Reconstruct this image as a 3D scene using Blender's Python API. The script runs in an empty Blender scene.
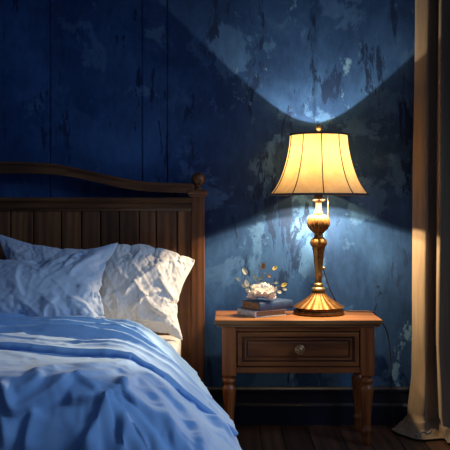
import bpy, bmesh, math, random
from mathutils import Vector, Matrix, noise
import numpy as np

random.seed(7)
SC = bpy.context.scene
COL = SC.collection
PI = math.pi
EYE, CAMY, FPX = 1.15, -4.42, 840.0


def at(px, py, Y):
    """a point of the photograph put at depth Y behind/before the back wall (Y = 0)"""
    s = FPX / (Y - CAMY)
    return Vector(((px - 225) / s, Y, EYE - (py - 205) / s))


# ------------------------------------------------------------------ helpers
def link(name, mesh, mat=None, parent=None, smooth=True):
    o = bpy.data.objects.new(name, mesh)
    COL.objects.link(o)
    if mat:
        mesh.materials.append(mat)
    if smooth:
        for p in mesh.polygons:
            p.use_smooth = True
    if parent:
        o.parent = parent
    return o


def obj(name, bm, mat=None, parent=None, smooth=False, sharp=None):
    bmesh.ops.recalc_face_normals(bm, faces=bm.faces)
    me = bpy.data.meshes.new(name)
    bm.to_mesh(me)
    bm.free()
    o = link(name, me, mat, parent, smooth)
    if smooth and sharp:
        me.set_sharp_from_angle(angle=math.radians(sharp))
    return o


def thing(name, label, cat, loc=(0, 0, 0), rotz=0, group=None):
    o = bpy.data.objects.new(name, None)
    COL.objects.link(o)
    o.empty_display_size = .05
    o.location = loc
    o.rotation_euler = (0, 0, rotz)
    o['label'] = label
    o['category'] = cat
    if group:
        o['group'] = group
    return o


def tag(o, label, cat, group=None):
    o['label'] = label
    o['category'] = cat
    if group:
        o['group'] = group
    return o


def add_box(bm, lo, hi, bevel=0.0, seg=2, M=None):
    lo, hi = Vector(lo), Vector(hi)
    c, d = (lo + hi) / 2, hi - lo
    mat = Matrix.Translation(c) @ Matrix.Diagonal((d.x, d.y, d.z, 1))
    if M is not None:
        mat = M @ mat
    r = bmesh.ops.create_cube(bm, size=1, matrix=mat)
    if bevel:
        es = list({e for v in r['verts'] for e in v.link_edges})
        bmesh.ops.bevel(bm, geom=es, offset=bevel, segments=seg, profile=.6, affect='EDGES')


def box(lo, hi, bevel=0.0, seg=2):
    bm = bmesh.new()
    add_box(bm, lo, hi, bevel, seg)
    return bm


def add_lathe(bm, prof, seg=48, c=(0, 0, 0), flute=None, cap=True):
    """prof: list of (r, z); flute: function (r, z, angle) -> r"""
    rings = []
    for r, z in prof:
        ring = []
        for k in range(seg):
            a = 2 * PI * k / seg
            rr = flute(r, z, a) if flute else r
            ring.append(bm.verts.new((c[0] + rr * math.cos(a), c[1] + rr * math.sin(a), c[2] + z)))
        rings.append(ring)
    for i in range(len(rings) - 1):
        for k in range(seg):
            bm.faces.new((rings[i][k], rings[i][(k + 1) % seg], rings[i + 1][(k + 1) % seg], rings[i + 1][k]))
    if cap:
        bm.faces.new(rings[0])
        bm.faces.new(rings[-1])
    return rings


def lathe(prof, seg=48, c=(0, 0, 0), flute=None, cap=True):
    bm = bmesh.new()
    add_lathe(bm, prof, seg, c, flute, cap)
    return bm


def catmull(pts, n):
    """smooth curve through points; n samples per span"""
    P = [Vector(p) for p in pts]
    P = [P[0] * 2 - P[1]] + P + [P[-1] * 2 - P[-2]]
    out = []
    for i in range(1, len(P) - 2):
        for k in range(n):
            t = k / n
            a, b, c, d = P[i - 1], P[i], P[i + 1], P[i + 2]
            out.append(.5 * ((2 * b) + (c - a) * t + (2 * a - 5 * b + 4 * c - d) * t * t + (3 * b - a - 3 * c + d) * t ** 3))
    out.append(P[-2].copy())
    return out


def add_tube(bm, pts, r, seg=8):
    pts = [Vector(p) for p in pts]
    rings = []
    n = len(pts)
    up = Vector((0, 0, 1))
    prev = None
    for i, p in enumerate(pts):
        t = (pts[min(i + 1, n - 1)] - pts[max(i - 1, 0)]).normalized()
        if prev is None:
            s = t.cross(up if abs(t.z) < .9 else Vector((1, 0, 0))).normalized()
        else:
            s = (prev - t * prev.dot(t)).normalized()
        prev = s
        u = t.cross(s)
        rr = r(i / (n - 1)) if callable(r) else r
        rings.append([bm.verts.new(p + s * rr * math.cos(2 * PI * k / seg) + u * rr * math.sin(2 * PI * k / seg)) for k in range(seg)])
    for i in range(n - 1):
        for k in range(seg):
            bm.faces.new((rings[i][k], rings[i][(k + 1) % seg], rings[i + 1][(k + 1) % seg], rings[i + 1][k]))
    bm.faces.new(rings[0])
    bm.faces.new(rings[-1])


def tube(pts, r, seg=8):
    bm = bmesh.new()
    add_tube(bm, pts, r, seg)
    return bm


def prism_y(outline, y0, y1, bevel=0.0):
    """outline in (x, z), extruded from y0 to y1"""
    bm = bmesh.new()
    a = [bm.verts.new((x, y0, z)) for x, z in outline]
    b = [bm.verts.new((x, y1, z)) for x, z in outline]
    n = len(a)
    fa, fb = bm.faces.new(a), bm.faces.new(b)
    for i in range(n):
        bm.faces.new((a[i], a[(i + 1) % n], b[(i + 1) % n], b[i]))
    if bevel:
        es = list(set(fa.edges) | set(fb.edges))
        bmesh.ops.bevel(bm, geom=es, offset=bevel, segments=2, profile=.6, affect='EDGES')
    return bm


def smoothstep(a, b, x):
    t = max(0., min(1., (x - a) / (b - a)))
    return t * t * (3 - 2 * t)


def interp(xs, ys, x):
    return float(np.interp(x, xs, ys))


# ---------------------------------------------------------------- materials
def new_mat(name):
    m = bpy.data.materials.new(name)
    m.use_nodes = True
    nt = m.node_tree
    b = nt.nodes['Principled BSDF']
    return m, nt, b


def N(nt, kind, **kw):
    n = nt.nodes.new(kind)
    for k, v in kw.items():
        if k in n.inputs:
            n.inputs[k].default_value = v
        else:
            setattr(n, k, v)
    return n


def ramp(nt, fac, stops):
    r = nt.nodes.new('ShaderNodeValToRGB')
    e = r.color_ramp.elements
    while len(e) > 1:
        e.remove(e[-1])
    e[0].position = stops[0][0]
    e[0].color = (*stops[0][1], 1)
    for p, c in stops[1:]:
        k = e.new(p)
        k.color = (*c, 1)
    nt.links.new(fac, r.inputs['Fac'])
    return r


def mixc(nt, fac, a, b, blend='MIX'):
    m = nt.nodes.new('ShaderNodeMix')
    m.data_type = 'RGBA'
    m.blend_type = blend
    for sock, v in ((m.inputs[0], fac), (m.inputs[6], a), (m.inputs[7], b)):
        if hasattr(v, 'links'):
            nt.links.new(v, sock)
        elif isinstance(v, tuple):
            sock.default_value = (*v, 1) if len(v) == 3 else v
        else:
            sock.default_value = v
    return m.outputs[2]


def coords(nt, scale=(1, 1, 1), loc=(0, 0, 0), kind='Object'):
    tc = nt.nodes.new('ShaderNodeTexCoord')
    mp = nt.nodes.new('ShaderNodeMapping')
    mp.inputs['Scale'].default_value = scale
    mp.inputs['Location'].default_value = loc
    nt.links.new(tc.outputs[kind], mp.inputs['Vector'])
    return mp.outputs['Vector']


def noise_tex(nt, vec, scale, detail=4, rough=.55, dist=0.):
    n = N(nt, 'ShaderNodeTexNoise', Scale=scale, Detail=detail, Roughness=rough, Distortion=dist)
    nt.links.new(vec, n.inputs['Vector'])
    return n.outputs['Fac']


def bump(nt, b, h, strength=.2, dist=.01):
    n = N(nt, 'ShaderNodeBump', Strength=strength, Distance=dist)
    nt.links.new(h, n.inputs['Height'])
    nt.links.new(n.outputs['Normal'], b.inputs['Normal'])


def wood(name, dark, mid, light, axis, rough=.45, scale=1.0, seed=0., per_object=False):
    m, nt, b = new_mat(name)
    sc = [11 * scale] * 3
    sc[axis] = 1.1 * scale
    v = coords(nt, tuple(sc), (seed, seed * 1.7, seed * .3))
    if per_object:
        oi = nt.nodes.new('ShaderNodeObjectInfo')
        add = nt.nodes.new('ShaderNodeVectorMath')
        add.operation = 'MULTIPLY_ADD'
        nt.links.new(oi.outputs['Random'], add.inputs[0])
        add.inputs[1].default_value = (37, 53, 71)
        nt.links.new(v, add.inputs[2])
        v = add.outputs[0]
    n1 = noise_tex(nt, v, 1.0, 6, .6, 1.2)
    wv = N(nt, 'ShaderNodeTexWave', Scale=.7, Distortion=5.0, Detail=3.0)
    wv.inputs['Detail Scale'].default_value = 1.4
    nt.links.new(v, wv.inputs['Vector'])
    n2 = noise_tex(nt, v, 5.0, 3, .6)
    mx = nt.nodes.new('ShaderNodeMath')
    mx.operation = 'MULTIPLY_ADD'
    nt.links.new(wv.outputs['Fac'], mx.inputs[0])
    mx.inputs[1].default_value = .16
    mx2 = nt.nodes.new('ShaderNodeMath')
    mx2.operation = 'MULTIPLY'
    nt.links.new(n1, mx2.inputs[0])
    mx2.inputs[1].default_value = .9
    nt.links.new(mx2.outputs[0], mx.inputs[2])
    r = ramp(nt, mx.outputs[0], [(.25, dark), (.5, mid), (.78, light)])
    col = r.outputs['Color']
    if per_object:
        rr = N(nt, 'ShaderNodeMapRange')
        nt.links.new(oi.outputs['Random'], rr.inputs['Value'])
        rr.inputs['To Min'].default_value = .6
        rr.inputs['To Max'].default_value = 1.25
        col = mixc(nt, 1.0, col, rr.outputs['Result'], 'MULTIPLY')
    nt.links.new(col, b.inputs['Base Color'])
    b.inputs['Roughness'].default_value = rough
    mm = nt.nodes.new('ShaderNodeMath')
    nt.links.new(mx.outputs[0], mm.inputs[0])
    nt.links.new(n2, mm.inputs[1])
    bump(nt, b, mm.outputs[0], .25, .004)
    return m


def cloth(name, c1, c2, rough=.85, wr=.35, sheen=.15, wscale=6.0, stretch=(1, 1, 1), wdist=.02):
    m, nt, b = new_mat(name)
    v = coords(nt, stretch)
    n = noise_tex(nt, v, wscale, 5, .55, .6)
    n2 = noise_tex(nt, v, wscale * 2.7, 3, .5, 1.5)
    r = ramp(nt, n, [(.3, c1), (.7, c2)])
    nt.links.new(r.outputs['Color'], b.inputs['Base Color'])
    b.inputs['Roughness'].default_value = rough
    b.inputs['Sheen Weight'].default_value = sheen
    b.inputs['Specular IOR Level'].default_value = .25
    mm = nt.nodes.new('ShaderNodeMath')
    mm.operation = 'MULTIPLY_ADD'
    nt.links.new(n2, mm.inputs[0])
    mm.inputs[1].default_value = .4
    nt.links.new(n, mm.inputs[2])
    bump(nt, b, mm.outputs[0], wr * .45, wdist * .5)
    return m


def plain(name, c, rough=.5, metal=0., var=.25, vs=20., bmp=.1):
    m, nt, b = new_mat(name)
    n = noise_tex(nt, coords(nt), vs, 4, .6)
    d = tuple(x * (1 - var) for x in c)
    l = tuple(min(1, x * (1 + var)) for x in c)
    r = ramp(nt, n, [(.3, d), (.7, l)])
    nt.links.new(r.outputs['Color'], b.inputs['Base Color'])
    b.inputs['Roughness'].default_value = rough
    b.inputs['Metallic'].default_value = metal
    bump(nt, b, n, bmp, .003)
    return m


def wall_material():
    m, nt, b = new_mat('worn_blue_plaster')
    v = coords(nt)
    # broad drifts of navy and mid blue
    big = noise_tex(nt, coords(nt, (1, 1, .75), (3.1, 0, 1.2)), 2.1, 5, .6, .5)
    base = ramp(nt, big, [(.32, (0.0125, 0.0425, 0.1403)), (.5, (0.0200, 0.0700, 0.2135)), (.68, (0.0400, 0.1225, 0.3294))])
    # trowelled patches with torn edges
    p1 = noise_tex(nt, coords(nt, (1.0, 1, .8), (7.3, 2, .25)), 3.0, 12, .66, .35)
    k1 = ramp(nt, p1, [(.53, (0, 0, 0)), (.56, (1, 1, 1))])
    sx = nt.nodes.new('ShaderNodeSeparateXYZ')
    nt.links.new(v, sx.inputs[0])
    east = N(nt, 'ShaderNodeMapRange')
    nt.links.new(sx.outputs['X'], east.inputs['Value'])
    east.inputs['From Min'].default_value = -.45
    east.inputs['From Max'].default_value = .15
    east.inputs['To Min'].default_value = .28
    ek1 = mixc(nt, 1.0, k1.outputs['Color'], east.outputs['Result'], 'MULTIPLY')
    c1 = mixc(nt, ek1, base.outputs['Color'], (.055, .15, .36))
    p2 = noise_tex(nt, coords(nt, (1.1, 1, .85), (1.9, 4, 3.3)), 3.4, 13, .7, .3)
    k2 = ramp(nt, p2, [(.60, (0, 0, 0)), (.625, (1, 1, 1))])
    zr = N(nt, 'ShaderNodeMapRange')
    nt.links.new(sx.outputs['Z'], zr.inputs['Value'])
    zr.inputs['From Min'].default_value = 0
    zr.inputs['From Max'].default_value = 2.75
    zb_ = ramp(nt, zr.outputs['Result'], [(0, (.7, .7, .7)), (.40, (1, 1, 1)), (.45, (.15, .15, .15)), (.57, (.15, .15, .15)), (.63, (1, 1, 1)), (1, (1, 1, 1))])  # pale flakes thinned in the unlit band between the lamp's arcs: painted shade
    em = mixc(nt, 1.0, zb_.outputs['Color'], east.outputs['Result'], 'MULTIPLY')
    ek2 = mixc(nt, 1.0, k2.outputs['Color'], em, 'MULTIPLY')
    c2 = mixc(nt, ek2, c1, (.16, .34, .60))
    # dark scraped streaks running down
    p3 = noise_tex(nt, coords(nt, (3.2, 1, .8), (5.5, 2, 8.3)), 3.2, 12, .7, .4)
    k3 = ramp(nt, p3, [(.585, (0, 0, 0)), (.605, (1, 1, 1))])
    c3 = mixc(nt, k3.outputs['Color'], c2, (.010, .034, .11))
    fine = noise_tex(nt, coords(nt, (1, 1, .4)), 28, 6, .7, .3)
    fr = ramp(nt, fine, [(.3, (.72, .72, .72)), (.7, (1.15, 1.15, 1.15))])
    c4 = mixc(nt, 1.0, c3, fr.outputs['Color'], 'MULTIPLY')
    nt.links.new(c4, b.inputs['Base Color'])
    b.inputs['Roughness'].default_value = .72
    b.inputs['Specular IOR Level'].default_value = .25
    h = mixc(nt, .5, k2.outputs['Color'], p1)
    h2 = mixc(nt, .35, h, fine)
    bump(nt, b, h2, .3, .006)
    return m


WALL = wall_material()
TRIM = plain('dark_navy_paint', (0.0065, 0.0117, 0.0280), .5, 0, .3, 9, .1)
FLOORM = wood('dark_floor_planks', (0.0322, 0.0152, 0.0102), (0.0736, 0.0323, 0.0187), (0.1495, 0.0646, 0.0340), 1, .42, .8, 2., True)
BEDW_V = wood('bed_walnut_upright', (0.0426, 0.0149, 0.0045), (0.1222, 0.0447, 0.0126), (0.2435, 0.0956, 0.0271), 2, .42, 1., 1.)
BEDW_H = wood('bed_walnut_lengthwise', (0.0369, 0.0132, 0.0045), (0.1033, 0.0404, 0.0126), (0.2066, 0.0842, 0.0253), 0, .42, 1., 4.)
BEDW_P = wood('bed_walnut_boards', (0.0474, 0.0179, 0.0058), (0.1319, 0.0493, 0.0158), (0.2669, 0.1059, 0.0317), 2, .5, 1., 6., True)
NS_V = wood('nightstand_wood_upright', (0.0777, 0.0214, 0.0050), (0.2238, 0.0631, 0.0137), (0.4087, 0.1217, 0.0265), 2, .4, 1., 9.)
NS_H = wood('nightstand_wood_lengthwise', (0.0675, 0.0191, 0.0046), (0.2026, 0.0589, 0.0129), (0.3714, 0.1186, 0.0259), 0, .4, 1., 3.)
NS_T = wood('nightstand_top_wood', (0.1125, 0.0432, 0.0138), (0.2750, 0.1140, 0.0368), (0.4500, 0.2040, 0.0690), 0, .38, .9, 5.)
NS_D = wood('nightstand_drawer_wood', (0.0511, 0.0141, 0.0039), (0.1432, 0.0415, 0.0097), (0.3038, 0.0920, 0.0207), 0, .4, .8, 8.)
BRASS = plain('aged_brass', (.34, .165, .045), .42, .8, .5, 26, .15)
NECKB = plain('darkened_neck_brass', (.04, .018, .006), .6, .3, .35, 26, .15)  # neck brass made darker to offset the glare of the close lamp lights
FOOTB = plain('foot_brass', (.20, .092, .024), .5, .7, .45, 26, .15)
BRASS_L = plain('pale_brass', (.62, .42, .16), .32, .85, .25, 30, .1)
DARKB = plain('dark_bronze', (.06, .03, .015), .45, .6, .3, 20, .1)
KNOBM = plain('knob_bronze', (.34, .17, .07), .35, .4, .3, 20, .1)
CORDM = plain('brown_cord', (.03, .018, .012), .7, 0, .2, 40, .1)
SHEET = cloth('white_sheet', (.78, .78, .78), (.84, .84, .83), wr=.3, wscale=7)
PILLOW_W = cloth('white_pillow_cotton', (.76, .77, .80), (.84, .84, .85), wr=.5, wscale=7)
PILLOW_B = cloth('pale_blue_pillow_cotton', (.50, .60, .76), (.60, .69, .82), wr=.5, wscale=7)
DUVETM = cloth('light_blue_duvet_cotton', (.23, .42, .74), (.30, .50, .80), wr=.4, wscale=9, sheen=.25, stretch=(1, .5, 1))
CURT = cloth('beige_linen', (.22, .158, .098), (.29, .21, .135), wr=.3, wscale=14, stretch=(2.5, 2.5, .25))
NAVYC = plain('navy_book_cloth', (.03, .07, .17), .6, 0, .3, 40, .1)
PALEC = plain('pale_blue_book_cloth', (.62, .72, .86), .6, 0, .2, 40, .1)
PAGES = plain('aged_pages', (.34, .21, .11), .8, 0, .3, 60, .2)
PETAL = plain('cream_white_petal', (.92, .90, .86), .6, 0, .08, 30, .1)
YLEAF = plain('golden_leaf', (.95, .66, .14), .55, 0, .25, 40, .1)
CLEAF = plain('cream_bud', (.95, .88, .62), .55, 0, .15, 40, .1)
OLEAF = plain('amber_leaf', (.45, .22, .05), .55, 0, .25, 40, .1)
STEM = plain('dry_stem', (.16, .12, .06), .7, 0, .3, 40, .1)
SAGE = plain('sage_leaf', (.30, .36, .30), .6, 0, .2, 40, .1)

# ------------------------------------------------------------------ setting
FL = bpy.data.collections


def struct(o):
    o['kind'] = 'structure'
    return o


# back wall with three shallow board joints on its left side
def wall_back():
    joints = [at(x, 100, 0).x for x in (50, 142, 167)] + [at(-60, 0, 0).x, at(-160, 0, 0).x]
    joints.sort()
    prof = [(-3.2, 0.)]
    for j in joints:
        prof += [(j - .006, 0.), (j - .002, .008), (j + .002, .008), (j + .006, 0.)]
    prof.append((3.2, 0.))
    bm = bmesh.new()
    lo = [bm.verts.new((x, y, 0)) for x, y in prof]
    hi = [bm.verts.new((x, y, 2.75)) for x, y in prof]
    lo2 = [bm.verts.new((x, .12, 0)) for x in (-3.2, 3.2)]
    hi2 = [bm.verts.new((x, .12, 2.75)) for x in (-3.2, 3.2)]
    for i in range(len(prof) - 1):
        bm.faces.new((lo[i], lo[i + 1], hi[i + 1], hi[i]))
    bm.faces.new((lo2[1], lo2[0], hi2[0], hi2[1]))
    bm.faces.new((lo2[0], lo[0], hi[0], hi2[0]))
    bm.faces.new((lo[-1], lo2[1], hi2[1], hi[-1]))
    bm.faces.new(lo + lo2[::-1])
    bm.faces.new(hi + hi2[::-1])
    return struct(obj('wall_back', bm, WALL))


wall_back()


def floor():
    o = struct(obj('floor', box((-3.2, -5.2, -.06), (3.2, .12, -.006)), FLOORM))
    x = -3.2
    k = 0
    while x < 3.2:
        w = .135 + .02 * ((k * 7) % 5 - 2) / 2
        # staggered lengths
        y = .12 - .35 * ((k * 3) % 4)
        cuts = [.119, y - .9, y - 2.2, y - 3.4, -5.2]
        bm = bmesh.new()
        for a, b in zip(cuts[1:], cuts[:-1]):
            a = max(a, -5.2)
            if b - a > .02:
                add_box(bm, (x + .0015, a + .001, -.02), (min(x + w, 3.2) - .0015, b - .001, 0), .002, 1)
        obj('floorboard', bm, FLOORM, o)
        x += w
        k += 1
    return o


floor()

# skirting: stepped profile, a tall plinth and a moulded cap
bb = bmesh.new()
prof = [(0, 0), (-.030, 0), (-.030, .098), (-.022, .104), (-.018, .112), (-.018, .165), (-.021, .172), (-.021, .184), (-.014, .192), (0, .195)]
a = [bb.verts.new((-3.2, y, z)) for y, z in prof]
b_ = [bb.verts.new((3.2, y, z)) for y, z in prof]
for i in range(len(prof)):
    j = (i + 1) % len(prof)
    bb.faces.new((a[i], a[j], b_[j], b_[i]))
bb.faces.new(a)
bb.faces.new(b_)
struct(obj('baseboard_back', bb, TRIM))

# ---------------------------------------------------------------------- bed
BCX = -1.11                      # middle of the bed
PX = at(198, 250, -.07).x        # right post
HW = PX - BCX
bed = thing('bed_frame', 'dark wooden bed frame with arched plank headboard and ball-topped post', 'bed', (BCX, -.06, 0))


def post(sx):
    x = sx * HW
    bm = box((x - .034, -.045, 0), (x + .034, .022, 1.195), .004)
    p = obj('post', bm, BEDW_V, bed)
    bm = box((x - .046, -.056, 1.193), (x + .046, .034, 1.206), .004)
    add_box(bm, (x - .052, -.062, 1.205), (x + .052, .04, 1.222), .006)
    add_box(bm, (x - .042, -.052, 1.221), (x + .042, .03, 1.23), .003)
    obj('post_cap', bm, BEDW_H, p)
    pr = [(.022, 1.229), (.022, 1.236), (.015, 1.241), (.014, 1.247), (.02, 1.252)]
    for k in range(1, 15):
        t = PI * k / 15
        pr.append((.036 * math.sin(t) if t > .5 else max(.02, .036 * math.sin(t)), 1.284 - .036 * math.cos(t)))
    pr.append((.006, 1.321))
    obj('ball_finial', lathe(pr, 32, (x, -.011, 0)), BEDW_V, p, True, 60)


post(1)
post(-1)

# arched top rail
ax = [-1.1, -.904, -.786, -.66, -.532, -.403, -.19]
at_ = [1.367, 1.359, 1.339, 1.312, 1.284, 1.264, 1.253]
ab_ = [1.313, 1.308, 1.294, 1.266, 1.238, 1.220, 1.211]
tp = catmull([(x - BCX, 0, z) for x, z in zip(ax, at_)], 6)
bt = catmull([(x - BCX, 0, z) for x, z in zip(ax, ab_)], 6)
tp[-1].x = bt[-1].x = HW - .02
top = [(-p.x, p.z) for p in tp[::-1]] + [(p.x, p.z) for p in tp]
bot = [(-p.x, p.z) for p in bt[::-1]] + [(p.x, p.z) for p in bt]
obj('arched_rail', prism_y(top + bot[::-1], -.04, .012, .006), BEDW_H, bed)
cap = [(x, z + .006) for x, z in top] + [(x, z - .007) for x, z in top[::-1]]
obj('rail_moulding', prism_y(cap, -.05, .02, .004), BEDW_H, bed)
# horizontal moulded rail
zt = 1.15 - (197.5 - 205) / 193.5
w = HW - .03
bm = bmesh.new()
pr = [(.012, zt), (-.046, zt), (-.05, zt - .006), (-.05, zt - .016), (-.038, zt - .021), (-.034, zt - .028), (-.04, zt - .033), (-.04, zt - .052), (-.034, zt - .058), (-.03, zt - .07), (.012, zt - .07)]
A = [bm.verts.new((-w, y, z)) for y, z in pr]
B = [bm.verts.new((w, y, z)) for y, z in pr]
for i in range(len(pr)):
    j = (i + 1) % len(pr)
    bm.faces.new((A[i], A[j], B[j], B[i]))
bm.faces.new(A)
bm.faces.new(B)
obj('top_rail', bm, BEDW_H, bed)
obj('bottom_rail', box((-w, -.035, .26), (w, .012, .36), .005), BEDW_H, bed)
# vertical boards between the rails
edges = [at(p, 250, -.09).x - BCX for p in (10, 33, 61, 81, 100, 119, 139, 156, 177)]
edges = sorted([-e for e in edges if e > .02] + edges + [-w + .0, w])
e2 = [edges[0]]
for e in edges[1:]:
    if e - e2[-1] > .05:
        e2.append(e)
e2[-1] = w
for x0, x1 in zip(e2[:-1], e2[1:]):
    wide = x0 < w - .1 or True
    obj('headboard_plank', box((x0 + .0025, -.022, .34), (x1 - .0025, .004, zt - .055), .006, 2), BEDW_P, bed)
# side rails, foot rail, feet
for sx in (-1, 1):
    obj('side_rail', box((sx * (HW - .05) - .014, -1.74, .17), (sx * (HW - .05) + .014, -.02, .31), .006), BEDW_H, bed)
    obj('foot', lathe([(.02, 0), (.026, .02), (.03, .08), (.034, .17)], 24, (sx * (HW - .1), -1.69, 0)), BEDW_V, bed, True, 40)
obj('foot_rail', box((-HW + .05, -1.76, .17), (HW - .05, -1.73, .31), .006), BEDW_H, bed)
for k in range(8):
    y = -.15 - k * .21
    obj('slat', box((-HW + .06, y - .04, .23), (HW - .06, y + .04, .25), .003), BEDW_H, bed)

# mattress
MX0, MX1, MY0, MY1, MZ = BCX - .90, -.222, -1.74, -.125, .49


def rounded_slab(lo, hi, r, n=6, div=1):
    bm = bmesh.new()
    add_box(bm, lo, hi, r, n)
    return bm


mt = thing('mattress', 'thick mattress under a white fitted sheet on the bed frame', 'mattress', ((MX0 + MX1) / 2, (MY0 + MY1) / 2, .25))
hx, hy = (MX1 - MX0) / 2, (MY1 - MY0) / 2
obj('mattress_core', rounded_slab((-hx + .006, -hy + .006, .002), (hx - .006, hy - .006, .1), .03), SHEET, mt, True, 60)
bm = rounded_slab((-hx, -hy, .02), (hx, hy, MZ - .25), .045)
bmesh.ops.subdivide_edges(bm, edges=bm.edges, cuts=4, use_grid_fill=True)
for v in bm.verts:
    k = noise.noise(Vector((v.co.x * 6, v.co.y * 6, v.co.z * 20)))
    v.co += v.normal * 0 + Vector((k * .003, 0, k * .004))
obj('fitted_sheet', bm, SHEET, mt, True)

# -------------------------------------------------- cloth simulation helpers
def sim(cl, frames):
    SC.frame_start, SC.frame_end = 1, frames
    for o in cl:
        for md in o.modifiers:
            if md.type == 'CLOTH':
                md.point_cache.frame_start = 1
                md.point_cache.frame_end = frames
    for f in range(1, frames + 1):
        SC.frame_set(f)
    dg = bpy.context.evaluated_depsgraph_get()
    res = []
    for o in cl:
        me = bpy.data.meshes.new_from_object(o.evaluated_get(dg))
        co = np.empty(len(me.vertices) * 3)
        me.vertices.foreach_get('co', co)
        res.append(co.reshape(-1, 3))
        bpy.data.meshes.remove(me)
    SC.frame_set(1)
    return res


# ---------------------------------------------------------------------- duvet
DX0, DX1, DY0, DY1 = MX0 + .2, -.45, -1.66, -.66


def ridged(x, y, z):
    """sharp-crested crease noise, 0..1"""
    n = abs(noise.noise(Vector((x, y, z))))
    return max(0., 1 - 2.6 * n) ** 1.5


def seg_dist(PX_, PY_, poly):
    """pixel distance to a polyline and the position along it (0..1)"""
    best = np.full(PX_.shape, 1e9)
    side = np.zeros(PX_.shape)
    al = np.zeros(PX_.shape)
    n = len(poly) - 1
    for k in range(n):
        ax_, ay = poly[k]
        bx, by = poly[k + 1]
        dx_, dy_ = bx - ax_, by - ay
        L2 = dx_ * dx_ + dy_ * dy_
        t = np.clip(((PX_ - ax_) * dx_ + (PY_ - ay) * dy_) / L2, 0, 1)
        qx, qy = PX_ - (ax_ + t * dx_), PY_ - (ay + t * dy_)
        d = np.hypot(qx, qy)
        m = d < best
        best = np.where(m, d, best)
        side = np.where(m, (dx_ * qy - dy_ * qx) / math.sqrt(L2), side)
        al = np.where(m, (k + t) / n, al)
    return best, side, al


def sculpt(P, Nrm, strokes, mask=None):
    """raise long folds on a cloth surface; every fold swells in the middle and dies out at its ends"""
    s_ = FPX / (P[..., 1] - CAMY)
    U, V = 225 + P[..., 0] * s_, 205 + (EYE - P[..., 2]) * s_
    H = np.zeros(U.shape)
    for poly, wd, h in strokes:
        pl = [(p.x, p.y) for p in catmull([(x, y, 0) for x, y in poly], 6)]
        d, sd, al = seg_dist(U, V, pl)
        w2 = wd * (.85 - .5 * np.tanh(sd / (wd * .35)))       # one steep side, one long side
        taper = np.clip(np.minimum(al, 1 - al) * 5, 0, 1)
        taper = taper * taper * (3 - 2 * taper)
        H += h * 1.15 * taper * np.exp(-(d / w2) ** 1.35)
    if H.ndim == 2:
        for _ in range(1):
            H[1:-1, 1:-1] = (H[1:-1, 1:-1] * 2 + H[:-2, 1:-1] + H[2:, 1:-1] + H[1:-1, :-2] + H[1:-1, 2:]) / 6
    H = np.minimum(H, .045)
    if mask is not None:
        H = H * mask
    return P + Nrm * H[..., None]


def body_height(x, y):
    """plump bedding: flat top, rounded flanks that flare towards the foot"""
    fl = .90 + .22 * smoothstep(-.75, -1.6, y)
    dx = max(DX0 - x, 0, x - DX1) / fl
    dy = max(DY0 - y, 0)
    d = (dx ** 2.3 + dy ** 2.3) ** (1 / 2.3)
    drop = interp([0, .05, .1, .15, .21, .26, .32, .4, .47, .52, .6, .8], [0, .008, .03, .06, .10, .15, .20, .27, .33, .40, .55, .95], d)
    if dy > 0:
        drop += .9 * max(0, dy - .04) ** 1.15 * (1 - smoothstep(0, .5, dx) * .6)
    edge = min(x - DX0, DX1 - x)
    puff = .022 * smoothstep(-.1, .35, edge)
    n = noise.noise(Vector((x * 2.4, y * 2.4, 4.1))) * .014 + noise.noise(Vector((x * 5.5, y * 5.5, 1.1))) * .004
    fal = smoothstep(.03, .3, d)
    a = math.atan2(dy, max(dx, 1e-6))
    wx_ = smoothstep(.15, .85, dy / (dx + dy + 1e-6))
    q = a * .30 + x * wx_ + y * (1 - wx_)                # runs round the corner
    flute = (math.sin(q * 15 + 1.5 * noise.noise(Vector((x * 3, y * 3, 9)))) * .010) * fal
    return max(.035, .580 + puff + n - drop + flute)


def grid_normals(G):
    du = np.gradient(G, axis=1)
    dv_ = np.gradient(G, axis=0)
    n = np.cross(du, dv_)
    return n / np.maximum(np.linalg.norm(n, axis=2, keepdims=True), 1e-9)


def grid_mesh(name, G, origin):
    ny_, nx_ = G.shape[:2]
    verts = (G.reshape(-1, 3) - np.array(origin)).tolist()
    faces = [(j * nx_ + i, j * nx_ + i + 1, (j + 1) * nx_ + i + 1, (j + 1) * nx_ + i) for j in range(ny_ - 1) for i in range(nx_ - 1)]
    me = bpy.data.meshes.new(name)
    me.from_pydata(verts, [], faces)
    return me


QX, QY = 340, 220
qx0, qy0, qy1 = BCX - 1.22, -2.06, DY1
G = np.zeros((QY + 1, QX + 1, 3))
for j in range(QY + 1):
    y = qy0 + (qy1 - qy0) * j / QY
    xr = interp([-2.1, -1.6, -1.2, -.9, -.66], [.13, .115, .075, -.02, -.12], y) + .012 * math.sin(y * 23)
    for i in range(QX + 1):
        u = i / QX
        x = qx0 + (xr - qx0) * u
        G[j, i] = (x, y, body_height(x, y))
B0 = G.copy()
NB = grid_normals(G)
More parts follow.
